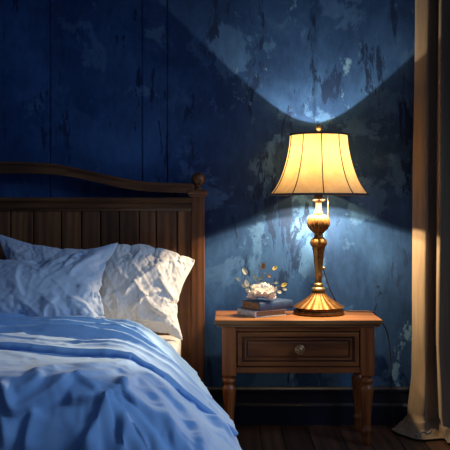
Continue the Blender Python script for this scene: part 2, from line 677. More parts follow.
# small crumples everywhere, drawn out along the direction the cloth falls
for j in range(QY + 1):
    for i in range(QX + 1):
        x, y, z = B0[j, i]
        nn = NB[j, i]
        st = min(1, max(0, (1 - nn[2]) * 2.2))         # steepness
        wx, wy = x + .05 * noise.noise(Vector((x * 4, y * 4, 3))), y + .05 * noise.noise(Vector((x * 4, y * 4, 13)))
        wgt = smoothstep(.3, .7, abs(nn[0]) / (abs(nn[0]) + abs(nn[1]) + 1e-6))
        c1_ = wgt * ridged(wx * 2.2, wy * 9.5, 21.) + (1 - wgt) * ridged(wx * 9.5, wy * 2.2, 31.)
        c0 = ridged(wx * 4.2 + wy * 2.2, wy * 5.0 - wx * 1.5, 7.)
        c2_ = ridged(wx * 11 - wy * 5, wy * 9 + wx * 6, 17.)
        under = 1 - .75 * smoothstep(-1.32, -1.2, y)
        h = (.007 * c1_ ** 1.3 * (.2 + .8 * st) + .007 * c0 + .003 * c2_) * under
        G[j, i] = B0[j, i] + nn * h
FOLDS = [
    # foot face: Y-shaped creases and broad falls
    ([(-6, 378), (4, 392), (12, 414), (34, 405), (60, 388), (72, 374)], 7, .030),
    ([(14, 396), (32, 386), (44, 372)], 5, .018),
    ([(2, 384), (0, 410), (6, 455)], 8, .022),
    ([(64, 402), (82, 400), (110, 396), (135, 378)], 6, .026),
    ([(108, 394), (98, 420), (76, 458)], 9, .032),
    ([(122, 408), (124, 430), (118, 458)], 5, .018),
    ([(36, 408), (28, 430), (24, 458)], 8, .022),
    ([(70, 374), (88, 384), (98, 394)], 4, .014),
    ([(112, 378), (128, 396), (140, 410)], 4, .014),
    
    ([(150, 455), (140, 432), (128, 418)], 4, .014),
    # flank: long falls sweeping down to the right hem
    ([(128, 372), (160, 392), (190, 425), (205, 456)], 6, .022),
    ([(140, 362), (172, 378), (205, 412), (232, 452)], 5, .022),
    ([(110, 366), (140, 384), (165, 415), (178, 455)], 6, .018),
    ([(168, 372), (184, 388), (196, 410)], 4, .014),
    ([(196, 400), (216, 424), (238, 450)], 4, .016),
    # plateau
    ([(20, 374), (60, 369), (104, 368), (142, 364)], 4, .014),
    ([(52, 380), (96, 374), (140, 372)], 4, .010),
]
G = sculpt(G, grid_normals(B0), FOLDS)

dorg = (BCX, -1.3, .49)
dt = thing('duvet', 'rumpled light blue duvet spread over the bed and turned back near the pillows', 'duvet', dorg)
d1 = link('duvet_cover', grid_mesh('duvet_cover', G, dorg), DUVETM, dt)
so = d1.modifiers.new('thick', 'SOLIDIFY')
so.thickness = .018
so.offset = -1

# turned-back cuff: the head end folded over onto itself, in long soft ridges
KY = 140
C = np.zeros((KY + 1, QX + 1, 3))
for j in range(KY + 1):
    t = j / KY                         # 0 at the cuff hem, 1 at the fold by the pillows
    y0_ = -1.27 + (DY1 + 1.27) * t
    xr = interp([-1.27, -1.1, -.9, -.66], [.028, -.005, -.065, -.165], y0_)
    for i in range(QX + 1):
        x = qx0 + (xr - qx0) * i / QX
        wv = .035 * noise.noise(Vector((x * 1.8, 5.5, 0))) * (1 - t) - .04 * smoothstep(-.6, .03, x) * (1 - t) * 0
        C[j, i] = (x, y0_ + wv, body_height(x, y0_ + wv))
CB = C.copy()
NC_ = grid_normals(CB)
for j in range(KY + 1):
    t = j / KY
    for i in range(QX + 1):
        x = CB[j, i][0]
        fr = smoothstep(-.55, .0, x)   # ridges run lengthwise, then turn down over the flank
        wob = .09 * noise.noise(Vector((x * 2.1, 3.3, 0))) + .035 * noise.noise(Vector((x * 5, 8.3, 0)))
        ridge = 0
        for c, wd, h in ((.13, .07, .014), (.33, .075, .030), (.52, .05, .022), (.70, .06, .030), (.91, .06, .028)):
            q = (t - c - wob * (.35 + c) + .05 * fr * (c - .3)) / wd
            q *= .75 if q > 0 else 3.0
            ridge += 1.4 * h * math.exp(-abs(q) ** 1.25) * max(0, .75 + .9 * noise.noise(Vector((x * 2.4, c * 30, 1))))
        cr = .008 * ridged(x * 3 + t * 2, t * 4.5 - x * 2.5, 41.) + .003 * ridged(x * 11, t * 9, 51.)
        C[j, i] = CB[j, i] + NC_[j, i] * (.030 + ridge * (1 - .7 * fr) + cr)
B0c, NRM = CB, NC_
# rounded fold at the head end rolling down to meet the lower layer
extra = []
for k in range(1, 6):
    a2 = k / 5 * PI
    P, top = CB[-1], C[-1]
    r = np.linalg.norm(top - P, axis=1, keepdims=True) / 2 + .006
    mid = (top + P) / 2
    out = np.tile(np.array([[0, 1., 0]]), (QX + 1, 1))
    extra.append(mid + NRM[-1] * r * math.cos(a2) + out * r * math.sin(a2) * .9)
C = np.concatenate([C, np.stack(extra)], axis=0)
# the cuff's hem is two layers thick: it rolls under at its front and side edges
d2 = link('turned_back_cuff', grid_mesh('turned_back_cuff', C, dorg), DUVETM, dt)
so = d2.modifiers.new('thick', 'SOLIDIFY')
so.thickness = .030
so.offset = -1

# -------------------------------------------------------------------- pillows
def pillow_grid(w, h, nx, ny, seed):
    """two facing sheets welded at the seam"""
    bm = bmesh.new()
    rnd = random.Random(seed)
    idx = {}
    for side in (0, 1):
        for j in range(ny + 1):
            for i in range(nx + 1):
                edge = i in (0, nx) or j in (0, ny)
                if edge and side:
                    idx[(1, i, j)] = idx[(0, i, j)]
                    continue
                u, v = i / nx * 2 - 1, j / ny * 2 - 1
                bulge = 0 if edge else .012 * (1 - u * u) ** .5 * (1 - v * v) ** .5 + .004
                x = w / 2 * u
                y = h / 2 * v
                z = (bulge + rnd.uniform(-.0015, .0015)) * (1 if side == 0 else -1)
                idx[(side, i, j)] = bm.verts.new((x, y, z))
    for side in (0, 1):
        for j in range(ny):
            for i in range(nx):
                q = [idx[(side, i, j)], idx[(side, i + 1, j)], idx[(side, i + 1, j + 1)], idx[(side, i, j + 1)]]
                bm.faces.new(q if side == 0 else q[::-1])
    me = bpy.data.meshes.new('pillow_sim')
    bm.to_mesh(me)
    bm.free()
    return me


def make_pillow_mesh(w, h, seed, press):
    me = pillow_grid(w, h, 46, 32, seed)
    o = bpy.data.objects.new('pillow_sim', me)
    COL.objects.link(o)
    md = o.modifiers.new('c', 'CLOTH')
    s = md.settings
    s.quality = 6
    s.mass = .15
    s.tension_stiffness = s.compression_stiffness = 18
    s.shear_stiffness = 6
    s.bending_stiffness = .05
    s.use_pressure = True
    s.uniform_pressure_force = press
    s.effector_weights.gravity = 0
    s.shrink_min = -.05
    s.air_damping = 4
    md.collision_settings.use_collision = False
    co = sim([o], 42)[0]
    bpy.data.objects.remove(o)
    me.vertices.foreach_set('co', co.ravel())
    me.update()
    return me


def pillow(label, w, h, M, mat, seed, press, bend, strokes=()):
    """M: world matrix; local x = width, y = height, z = thickness towards viewer"""
    me = make_pillow_mesh(w, h, seed, press)
    rnd = random.Random(seed)
    ph = [rnd.uniform(0, 6) for _ in range(6)]
    for v in me.vertices:
        x, y, z = v.co
        u, t = x / (w / 2), y / (h / 2)
        # ears at the corners, a soft sag, the belly resting low
        ear = max(0, abs(u) - .55) * max(0, abs(t) - .45)
        x *= 1 + .45 * ear
        y *= 1 + .2 * ear
        y -= bend * (1 - min(1, u * u)) * max(0, t) * .6
        x *= 1 + u * u * (.05 * t - .11 * (1 - abs(t) ** 1.5))
        z *= 1 - .22 * t
        # slack creases fanning from corners and seam
        k = noise.noise(Vector((u * 2.2 + ph[0], t * 2.2 + ph[1], seed)))
        k2 = noise.noise(Vector((u * 5 + t * 4 + ph[2], t * 2.0 - u * 2 + ph[3], seed)))
        sgn = 1 if z >= 0 else -1
        th = min(1, abs(z) / .04)
        z += sgn * th * (.008 * k)
        v.co = (x, y, z)
    bm = bmesh.new()
    bm.from_mesh(me)
    bmesh.ops.subdivide_edges(bm, edges=bm.edges, cuts=2, use_grid_fill=True, smooth=.7)
    bm.normal_update()
    for v in bm.verts:
        u, t = v.co.x / (w / 2), v.co.y / (h / 2)
        rim = 1 - .7 * smoothstep(.8, 1, max(abs(u), abs(t)))
        c_ = .005 * ridged(u * 2.6 + t * 1.6 + seed, t * .8 - u * .5, seed * 3.) ** 2 + .003 * ridged(u * 6 - t * 3, t * 2.5 + u * 1, seed * 5.)
        v.co += v.normal * c_ * rim
    bm.to_mesh(me)
    bm.free()
    me.transform(M)
    if strokes:
        P = np.array([v.co[:] for v in me.vertices])
        Nn = np.array([v.normal[:] for v in me.vertices])
        P = sculpt(P, Nn, strokes, np.clip(-Nn[:, 1] * 2, 0, 1))
        me.vertices.foreach_set('co', P.ravel())
        me.update()
    c = Vector((0, 0, 0))
    for v in me.vertices:
        c += v.co
    c /= len(me.vertices)
    zmin = min(v.co.z for v in me.vertices)
    c.z = zmin
    me.transform(Matrix.Translation(-c))
    for p in me.polygons:
        p.use_smooth = True
    o = bpy.data.objects.new('pillow', me)
    COL.objects.link(o)
    o.location = c
    me.materials.append(mat)
    sb = o.modifiers.new('smooth', 'SUBSURF')
    sb.levels = sb.render_levels = 1
    tag(o, label, 'pillow', 'pillows on the bed')
    return o


def pmat(cx, cy, cz, lean, roll=0., yaw=0.):
    """stand a pillow up facing the viewer, leaning back by lean degrees"""
    return (Matrix.Translation((cx, cy, cz)) @ Matrix.Rotation(math.radians(yaw), 4, 'Z') @
            Matrix.Rotation(math.radians(90 - lean), 4, 'X') @ Matrix.Rotation(math.radians(roll), 4, 'Z'))


pillow('white pillow at the right, lit warm by the lamp, leaning on headboard', .49, .365, pmat(-.435, -.275, .700, 14, -6), PILLOW_W, 3, 1.3, -.20,
       [([(122, 300), (132, 286), (150, 272), (172, 262)], 4, .016), ([(128, 312), (146, 296), (166, 290)], 3.5, .014), ([(140, 290), (152, 306), (170, 318)], 3.5, .014),
        ([(158, 276), (166, 290), (174, 302)], 3, .014), ([(116, 322), (138, 318), (172, 324)], 3, .012), ([(112, 290), (118, 304), (116, 322)], 3.5, .014), ([(130, 276), (140, 292), (138, 312)], 3, .012), ([(150, 262), (170, 262), (188, 262)], 3, .010)])
pillow('rear pillow on the left, mostly hidden, its corner peeping up behind the front pillow', .56, .48, pmat(-.85, -.20, .72, 8, -5), PILLOW_B, 5, .9, .03)
pillow('front pale blue pillow leaning on the others, pointed upper corner, half in shadow', .74, .47, pmat(-.885, -.545, .732, 20, 4, 4), PILLOW_B, 11, 1.5, .03,
       [([(110, 322), (104, 304), (88, 290), (74, 284)], 3.5, .016), ([(108, 308), (104, 290), (90, 270)], 3, .014), ([(110, 292), (112, 274), (117, 252)], 3.5, .014), ([(96, 322), (84, 304), (66, 296)], 4, .014),
        ([(44, 322), (46, 306), (60, 296)], 4, .016), ([(58, 322), (54, 304), (40, 296)], 3.5, .012), ([(66, 276), (84, 262), (104, 252)], 3, .012), ([(62, 268), (76, 256), (88, 250)], 3, .010), ([(24, 300), (16, 280), (20, 262)], 6, .012)])

# ----------------------------------------------------------------- nightstand
NX0, NX1 = at(214.5, 320, -.44).x, at(383, 320, -.44).x
NCX = (NX0 + NX1) / 2
NW = NX1 - NX0
TZ = .605
NY = -.26
ns = thing('nightstand', 'wooden nightstand with one drawer and turned legs beside the bed', 'nightstand', (NCX, NY, 0))
hw = NW / 2
bm = box((-hw, -.18, TZ - .024), (hw, .18, TZ), .007, 3)
add_box(bm, (-hw + .012, -.17, TZ - .036), (hw - .012, .17, TZ - .022), .005, 2)
obj('tabletop', bm, NS_T, ns, True, 30)
AZ = .348                                       # bottom of the apron
LW = .034
lx = hw - .036 - LW
for sx in (-1, 1):
    for sy in (-1, 1):
        x, y = sx * lx, sy * .125 - .005
        bm = box((x - LW, y - LW, AZ - .012), (x + LW, y + LW, TZ - .034), .004)
        lg = obj('leg', bm, NS_V, ns)
        pr = [(.018, 0), (.021, .004), (.0225, .03), (.0205, .045), (.024, .058), (.027, .066), (.027, .076), (.0215, .086), (.0205, .10),
              (.0235, .15), (.028, .20), (.0325, .25), (.034, .268), (.032, .279), (.024, .286), (.0225, .291), (.024, .297), (.0315, .302), (.0325, .309), (.0315, .316), (.024, .321), (.0235, .327), (.03, .331), (.031, .338)]

        def fl(r, z, a):
            k = smoothstep(.10, .13, z) * (1 - smoothstep(.25, .268, z))
            return r - k * .0022 * (1 - abs(math.cos(a * 5))) * 1.2
        obj('turned_shaft', lathe(pr, 60, (x, y, 0), fl), NS_V, lg, True, 50)
# case
fy = -.118
obj('side_panel', box((-lx - .02, -.1, AZ + .012), (-lx + .0, .1, TZ - .034), .002), NS_H, ns)
obj('side_panel', box((lx, -.1, AZ + .012), (lx + .02, .1, TZ - .034), .002), NS_H, ns)
obj('back_panel', box((-lx, .118, AZ + .012), (lx, .136, TZ - .034), .002), NS_H, ns)
xi = lx - LW + .002
obj('rail', box((-xi, fy - .038, AZ), (xi, fy - .004, AZ + .03), .004), NS_H, ns)
obj('rail', box((-xi, fy - .038, TZ - .058), (xi, fy - .004, TZ - .034), .004), NS_H, ns)
obj('bottom_panel', box((-xi, fy - .004, AZ + .012), (xi, .118, AZ + .024)), NS_H, ns)
# drawer with a moulded, recessed front
D0, D1 = AZ + .033, TZ - .061
dx = xi - .006
dr = obj('drawer', box((-dx, fy - .030, D0), (dx, fy - .004, D1), .003), NS_D, ns)
add = bmesh.new()


def frame(bm, x, z0, z1, wd, y0, y1, bev):
    add_box(bm, (-x, y0, z0), (x, y1, z0 + wd), bev)
    add_box(bm, (-x, y0, z1 - wd), (x, y1, z1), bev)
    add_box(bm, (-x, y0, z0 + wd * .6), (-x + wd, y1, z1 - wd * .6), bev)
    add_box(bm, (x - wd, y0, z0 + wd * .6), (x, y1, z1 - wd * .6), bev)


frame(add, dx - .002, D0 + .001, D1 - .001, .020, fy - .046, fy - .028, .004)
frame(add, dx - .036, D0 + .030, D1 - .030, .007, fy - .039, fy - .028, .0025)
obj('drawer_moulding', add, NS_H, dr)
obj('raised_panel', box((-dx + .052, fy - .036, D0 + .046), (dx - .052, fy - .029, D1 - .046), .004), NS_D, dr)
kp = [(.010, 0), (.010, .008), (.0085, .012), (.012, .017), (.023, .020), (.0255, .025), (.024, .029), (.019, .031), (.017, .029), (.011, .030), (.008, .034), (.002, .035)]
kb = lathe(kp, 40)
bmesh.ops.transform(kb, matrix=Matrix.Translation((.006, fy - .035, (D0 + D1) / 2)) @ Matrix.Rotation(PI / 2, 4, 'X'), verts=kb.verts)
obj('knob', kb, KNOBM, dr, True, 50)
db = bmesh.new()
add_box(db, (-dx + .01, fy - .004, D0 + .004), (dx - .01, .1, D0 + .012))
add_box(db, (-dx + .01, fy - .004, D0 + .004), (-dx + .02, .1, D1 - .02))
add_box(db, (dx - .02, fy - .004, D0 + .004), (dx - .01, .1, D1 - .02))
add_box(db, (-dx + .01, .09, D0 + .004), (dx - .01, .1, D1 - .02))
obj('drawer_box', db, NS_H, dr)

# ----------------------------------------------------------------------- lamp
LY = -.215
LP = at(318.6, 313, LY)
LX = LP.x
S = FPX / (LY - CAMY)
lamp = thing('table_lamp', 'lit brass table lamp with pleated cream bell shade on the nightstand', 'lamp', (LX, LY, TZ))


def hz(py):
    return EYE - (py - 205) / S - TZ


def px(n):
    return n / S


z0 = hz(313.7)
# base plate and fluted foot
ky = (hz(304.5) - 0) / 1.0
bp = [(px(24), 0), (px(25), .004), (px(25.3), .012), (px(24.6), .020), (px(22.5), .0245), (px(22.5), .028), (px(23), .031), (px(22), .036), (px(20.5), .039)]
obj('base_plate', lathe(bp, 64), FOOTB, lamp, True, 50)
h1, h2 = .037, hz(289)
fp = []
for k in range(13):
    t = k / 12
    fp.append((px(20) * (1 - t) ** 2.0 + px(5.8) + t * 0, h1 + (h2 - h1) * (t ** .85)))


def lobes(n, amt):
    return lambda r, z, a: r * (1 - amt * (1 - abs(math.cos(a * n / 2))))


obj('fluted_foot', lathe(fp, 96, flute=lobes(20, .07)), FOOTB, lamp, True, 60)
r_ = lambda cy, hh, r: [(r * .6, hz(cy + hh)), (r * .92, hz(cy + hh * .6)), (r, hz(cy)), (r * .92, hz(cy - hh * .6)), (r * .6, hz(cy - hh))]
obj('collar', lathe(r_(289, 2.2, px(7.2)) + [(px(3.4), hz(286))] + r_(284.5, 1.8, px(4.8)), 40), BRASS_L, lamp, True, 60)
sh = [(px(3.2), hz(284)), (px(3.3), hz(279)), (px(4.0), hz(276)), (px(4.0), hz(274.5)), (px(3.5), hz(273)), (px(4.6), hz(262)), (px(5.6), hz(252)), (px(6.6), hz(247.5)), (px(6.8), hz(246.5))]


def flutes(r, z, a):
    k = smoothstep(hz(272), hz(268), z) * (1 - smoothstep(hz(252), hz(248), z))
    return r * (1 - k * .12 * (1 - abs(math.cos(a * 5))))


obj('fluted_shaft', lathe(sh, 80, flute=flutes), BRASS, lamp, True, 60)
kn = [(px(5), hz(247)), (px(7.6), hz(246)), (px(8.7), hz(243.5)), (px(8.6), hz(241.5)), (px(7.5), hz(239.5)), (px(5.6), hz(238)), (px(4.4), hz(236.5)), (px(4.3), hz(234)), (px(5), hz(232.5))]
obj('gadrooned_knop', lathe(kn, 80, flute=lobes(14, .08)), BRASS, lamp, True, 60)
vs = [(px(4.6), hz(233.5)), (px(6.2), hz(232)), (px(8.8), hz(229.5)), (px(10.9), hz(226.5)), (px(11.7), hz(223)), (px(11.3), hz(219.5)), (px(9.6), hz(216.6)), (px(6.8), hz(215)), (px(4.8), hz(214.4))]
obj('melon_vase', lathe(vs, 112, flute=lobes(16, .14)), FOOTB, lamp, True, 60)
nk = [(px(5.2), hz(214.6)), (px(5.4), hz(213.2)), (px(4.2), hz(212.2)), (px(3.6), hz(210)), (px(3.0), hz(206)), (px(2.9), hz(203.5)), (px(3.6), hz(202)), (px(5.8), hz(201.2)), (px(6.6), hz(200.2)), (px(6.2), hz(199.3)), (px(3.0), hz(198.6))]
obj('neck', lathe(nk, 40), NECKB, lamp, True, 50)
sk = [(px(3.0), hz(198.8)), (px(4.2), hz(198)), (px(4.2), hz(190)), (px(3.6), hz(188)), (px(3.6), hz(184)), (px(2.6), hz(182))]
obj('bulb_socket', lathe(sk, 32), DARKB, lamp, True, 50)

# shade: pleated bell of parchment
SZ0, SZ1 = hz(194.6), hz(135)
_sp = catmull([(0, 49.3, 0), (.10, 44.6, 0), (.24, 39.8, 0), (.42, 35.6, 0), (.62, 32.2, 0), (.82, 30.0, 0), (1.0, 29.0, 0)], 8)
SHP_T, SHP_R = [p.x for p in _sp], [p.y for p in _sp]
NS = 10                                          # gores


def shade_r(t):
    # smooth interpolation of the bell profile
    return float(np.interp(t, SHP_T, SHP_R))


OFF = PI / 2 - .01                               # a seam faces the viewer


def gore(a):
    q = ((a - OFF) / (2 * PI / NS)) % 1.0
    return 1 - .022 * math.sin(PI * q) ** 1 * (1)


m, nt, b = new_mat('lit_parchment')
out = nt.nodes['Material Output']
nz = noise_tex(nt, coords(nt, (1, 1, .7)), 22, 5, .6, .8)
rc = ramp(nt, nz, [(.3, (.80, .60, .32)), (.7, (.93, .76, .48))])
tr = nt.nodes.new('ShaderNodeBsdfTranslucent')
nt.links.new(rc.outputs['Color'], tr.inputs['Color'])
df = nt.nodes.new('ShaderNodeBsdfDiffuse')
nt.links.new(rc.outputs['Color'], df.inputs['Color'])
mxs = nt.nodes.new('ShaderNodeMixShader')
mxs.inputs[0].default_value = .62
nt.links.new(df.outputs[0], mxs.inputs[1])
nt.links.new(tr.outputs[0], mxs.inputs[2])
nt.links.new(mxs.outputs[0], out.inputs['Surface'])
SHADEM = m
bm = bmesh.new()
rings = []
SEG = 120
for k in range(25):
    t = k / 24
    ring = []
    for q in range(SEG):
        a = OFF + 2 * PI * q / SEG
        r = px(shade_r(t)) * gore(a)
        ring.append(bm.verts.new((r * math.cos(a), r * math.sin(a), SZ0 + (SZ1 - SZ0) * t)))
    rings.append(ring)
for k in range(24):
    for q in range(SEG):
        bm.faces.new((rings[k][q], rings[k][(q + 1) % SEG], rings[k + 1][(q + 1) % SEG], rings[k + 1][q]))
shd = obj('lamp_shade', bm, SHADEM, lamp, True)
SEAM = plain('dark_seam_braid', (.05, .045, .06), .7, 0, .2, 40, .1)
for g in range(NS):
    a = OFF + 2 * PI * g / NS
    pts = []
    for k in range(17):
        t = k / 16
        r = px(shade_r(t)) + .0008
        pts.append((r * math.cos(a), r * math.sin(a), SZ0 + (SZ1 - SZ0) * t))
    obj('seam', tube(pts, .0027, 6), SEAM, shd, True)
for zz, t in ((SZ0, 0.), (SZ1, 1.)):
    pts = []
    for q in range(SEG + 1):
        a = OFF + 2 * PI * q / SEG
        r = px(shade_r(t)) * gore(a) + .0006
        pts.append((r * math.cos(a), r * math.sin(a), zz))
    obj('rim_trim', tube(pts, .0052, 8), SEAM, shd, True)
# harp, spider and finial
hp = catmull([(px(3.6), 0, hz(186)), (.055, 0, hz(172)), (.058, 0, hz(155)), (.02, 0, hz(136)), (0, 0, hz(133.5)), (-.02, 0, hz(136)), (-.058, 0, hz(155)), (-.055, 0, hz(172)), (-px(3.6), 0, hz(186))], 8)
obj('harp', tube(hp, .0016, 6), BRASS_L, lamp, True)
bm = bmesh.new()
for k in range(3):
    a = OFF + 2 * PI * k / 3
    add_tube(bm, [(0, 0, hz(133.6)), (px(28.6) * math.cos(a), px(28.6) * math.sin(a), SZ1)], .0014, 6)
obj('spider', bm, BRASS_L, lamp, True)
fn = [(.003, hz(135)), (.009, hz(134)), (.009, hz(132.6)), (.006, hz(131.8)), (.006, hz(131)), (.011, hz(130)), (.0145, hz(128)), (.0135, hz(126)), (.009, hz(124.7)), (.003, hz(124.2))]
obj('finial', lathe(fn, 32, flute=lobes(10, .10)), BRASS_L, lamp, True, 60)
# the bulb itself
m, nt, b = new_mat('glowing_bulb_glass')
b.inputs['Base Color'].default_value = (1, .9, .7, 1)
b.inputs['Emission Color'].default_value = (1, .72, .36, 1)
b.inputs['Emission Strength'].default_value = 6
bz = hz(172)
bpf = [(.012, hz(184)), (.013, hz(181))]
for k in range(3, 15):
    t = PI * k / 15
    bpf.append((max(.024 * math.sin(t), .006), bz + .0 - .026 * math.cos(t)))
bulb = obj('bulb', lathe(bpf, 32), m, lamp, True)
# pull chain and trailing cord
ch = bmesh.new()
cx, cy = px(9), -px(2)
n = 26
for k in range(n):
    z = hz(188) + (hz(215.5) - hz(188)) * k / (n - 1)
    bmesh.ops.create_icosphere(ch, subdivisions=1, radius=.0021, matrix=Matrix.Translation((cx, cy, z)))
add_tube(ch, [(px(3.5), 0, hz(187)), (cx, cy, hz(188))], .0012, 6)
pc = obj('pull_chain', ch, BRASS_L, lamp, True)
obj('chain_pull', lathe([(.001, hz(222.5)), (.0038, hz(221.5)), (.0042, hz(219)), (.002, hz(216)), (.001, hz(215))], 16, (cx, cy, 0)), BRASS_L, pc, True)
TBX = NX1 - LX                                   # table edge in lamp coordinates
cd = [(px(4.3), -px(2), hz(268)), (px(7), -px(3), hz(277)), (px(12), -px(3), hz(291)), (px(17.5), px(2), hz(301.5)), (px(21), px(10), hz(306)), (px(27), px(14), .010), (px(34), px(14), .0035), (px(47), px(13), .0035),
      (TBX - .01, px(11), .0035), (TBX + .006, px(10.5), .001), (TBX + .03, px(15), -.03), (TBX + .085, px(28), -.10), (TBX + .112, px(34), -.22), (TBX + .118, px(35), -.36), (TBX + .115, px(34), -.44), (TBX + .12, px(32), -.53), (TBX + .13, px(24), -.598), (TBX + .16, px(10), -.602), (TBX + .26, px(16), -.602)]
obj('power_cord', tube(catmull(cd, 8), .0027, 8), CORDM, lamp, True)
obj('cord_clip', lathe(r_(268, 1.6, px(1.8)), 16, (px(4.6), -px(2), 0)), BRASS_L, lamp, True)

# ---------------------------------------------------------------------- books
def book(name_label, L, W, T, loc, rotz, cover, pages, title=None):
    """spine along local x on the -y side; pages seen on the other three sides"""
    t = thing('book', name_label, 'book', loc, rotz, 'books under the flowers')
    bm = bmesh.new()
    c = .0035
    add_box(bm, (0, 0, 0), (L, W, c), .001, 1)
    add_box(bm, (0, 0, T - c), (L, W, T), .001, 1)
    # rounded spine
    n = 10
    o1 = []
    for k in range(n + 1):
        a = -PI / 2 + PI * k / n
        o1.append((-.006 * math.cos(a) + .002, T / 2 + T / 2 * math.sin(a)))
    inner = [(.006, T), (.006, 0)]
    A = [bm.verts.new((0, y, z)) for y, z in o1 + inner]
    B = [bm.verts.new((L, y, z)) for y, z in o1 + inner]
    for i in range(len(A)):
        j = (i + 1) % len(A)
        bm.faces.new((A[i], A[j], B[j], B[i]))
    bm.faces.new(A)
    bm.faces.new(B)
    obj('cover', bm, cover, t)
    pg = bmesh.new()
    nl = 9
    for k in range(nl):
        z0_ = c + (T - 2 * c) * k / nl
        e = .003 + .0012 * ((k * 5) % 3)
        add_box(pg, (e, .006, z0_), (L - e, W - e - .001, z0_ + (T - 2 * c) / nl * .97))
    obj('pages', pg, pages, t)
    return t


A1 = math.radians(33)
c1 = at(255.5, 316.2, -.365)
book('pale blue covered book lying flat on the nightstand under the navy one', .155, .185, .031, (c1.x - .155 * math.cos(A1 - PI / 2 + PI) * 0, c1.y, TZ), 0, PALEC, PAGES)
low = [o for o in bpy.data.objects if o.name == 'book'][0]
# lower book: spine on its left front face, so turn it with the spine running up-left
low.rotation_euler = (0, 0, math.radians(33 - 90))
low.location = Vector((c1.x, c1.y, TZ)) + Matrix.Rotation(math.radians(33 + 90), 3, 'Z') @ Vector((.155, 0, 0))
c2 = at(259.5, 309, -.36)
book('navy blue book with brown pages, on top of the pale blue book', .205, .15, .042, (c2.x, c2.y, TZ + .031), math.radians(35), NAVYC, PAGES)

# -------------------------------------------------------------------- flowers
BZ = TZ + .031 + .042
fo = at(262, 298, -.275)
po = thing('flower_posy', 'white blossom with dry sprigs of golden leaves lying on the books', 'flowers', (fo.x, -.275, BZ))


def petal(bm, base, dirv, up, L, W, cup):
    dirv, up = dirv.normalized(), up.normalized()
    side = dirv.cross(up).normalized()
    up = side.cross(dirv).normalized()
    nu, nv = 6, 4
    g = []
    for i in range(nu + 1):
        t = i / nu
        wd = W * math.sin(PI * (.12 + .80 * t)) ** .7 * (1 if t < .9 else .8)
        row = []
        for j in range(nv + 1):
            q = j / nv * 2 - 1
            ruff = .06 * L * math.sin(q * 5 + i) * t
            p = base + dirv * (L * t * (1 - .06 * q * q)) + side * (wd * q) + up * (cup * L * (t * t + .5 * q * q * t) + ruff * .5)
            row.append(bm.verts.new(p))
        g.append(row)
    for i in range(nu):
        for j in range(nv):
            bm.faces.new((g[i][j], g[i][j + 1], g[i + 1][j + 1], g[i + 1][j]))


def blossom(center, R, seed, n=(6, 10, 13, 14)):
    rnd = random.Random(seed)
    bm = bmesh.new()
    for lay, cnt in enumerate(n):
        el = math.radians((75, 52, 30, 10)[lay])
        for k in range(cnt):
            a = 2 * PI * (k + .5 * (lay % 2)) / cnt + rnd.uniform(-.15, .15)
            e = el + rnd.uniform(-.15, .15)
            d = Vector((math.cos(a) * math.cos(e), math.sin(a) * math.cos(e), math.sin(e)))
            u = Vector((-math.cos(a) * math.sin(e), -math.sin(a) * math.sin(e), math.cos(e)))
            petal(bm, center + d * R * .12, d, u, R * (.80 + .05 * lay) * rnd.uniform(.9, 1.1), R * .52, .34)
    return bm


ctr = Vector((0, 0, .012))
b1 = blossom(ctr + Vector((.002, -.004, .008)), .072, 2)
for v in b1.verts:
    v.co.z = max(v.co.z * .92, .0025)
obj('blossom', b1, PETAL, po, True)
b2 = blossom(ctr + Vector((.038, -.02, -.004)), .036, 4, (4, 6, 8, 9))
for v in b2.verts:
    v.co.z = max(v.co.z, .0022)
obj('blossom', b2, PETAL, po, True)
b3 = blossom(ctr + Vector((-.045, -.012, -.004)), .034, 9, (4, 6, 8, 9))
for v in b3.verts:
    v.co.z = max(v.co.z, .0022)
obj('blossom', b3, PETAL, po, True)


def loc(pxx, pyy, dy=0.0):
    p = at(pxx, pyy, -.275 + dy)
    return p - Vector((fo.x, -.275, BZ))


def sprig(x, y, mat, L, ang, via=None, dy=0.0, parent=po, W=.3):
    tip = loc(x, y, dy)
    root = Vector((tip.x * .22, .005, .03))
    mid = (root + tip) / 2 + Vector((0, 0, .012)) if via is None else loc(*via, dy)
    st = obj('stem', tube(catmull([root, mid, tip], 6), lambda t: .0013 - .0006 * t, 6), STEM, po, True)
    bm = bmesh.new()
    d = Vector((math.cos(ang), .15, math.sin(ang)))
    for s_ in (0, 1):
        petal(bm, tip - d * L * .2, d, Vector((0, -1, .2)) if s_ == 0 else Vector((0, 1, .2)), L, L * W, .10)
    obj('leaf', bm, mat, st, True)


R = math.radians
sprig(246, 273, CLEAF, .036, R(125), (251, 284))
sprig(239.5, 280, CLEAF, .024, R(150), (247, 287))
sprig(247.5, 285, CLEAF, .036, R(110), (250, 290), -.01)
sprig(245, 286.5, CLEAF, .026, R(150), (250, 290), .0)
sprig(262.5, 268, OLEAF, .036, R(75), (259, 280))
sprig(273.5, 269, YLEAF, .028, R(35), (265, 279), .01)
sprig(282.5, 285.5, YLEAF, .030, R(25), (273, 288))
sprig(283.5, 289, CLEAF, .022, R(-10), (274, 288))
sprig(268.5, 275.5, OLEAF, .020, R(-35), (263, 274), .005)
sprig(278, 291.5, CLEAF, .026, R(-15), (272, 288), -.01)
sprig(256, 279, SAGE, .028, R(120), (257, 283))
sprig(260, 279, SAGE, .024, R(60), (260, 283))
sprig(249, 290, SAGE, .024, R(170), (253, 290), -.015)
sprig(275, 283, SAGE, .020, R(10), (270, 285), .01)

# -------------------------------------------------------------------- curtain
cur = thing('curtain', 'floor-length beige curtain hanging in deep folds, puddling on the floor', 'curtain', (1.2, -.2, 0))


def cp(pxx, Y):
    return Vector(((pxx - 225) * (Y - CAMY) / FPX, Y, 0))


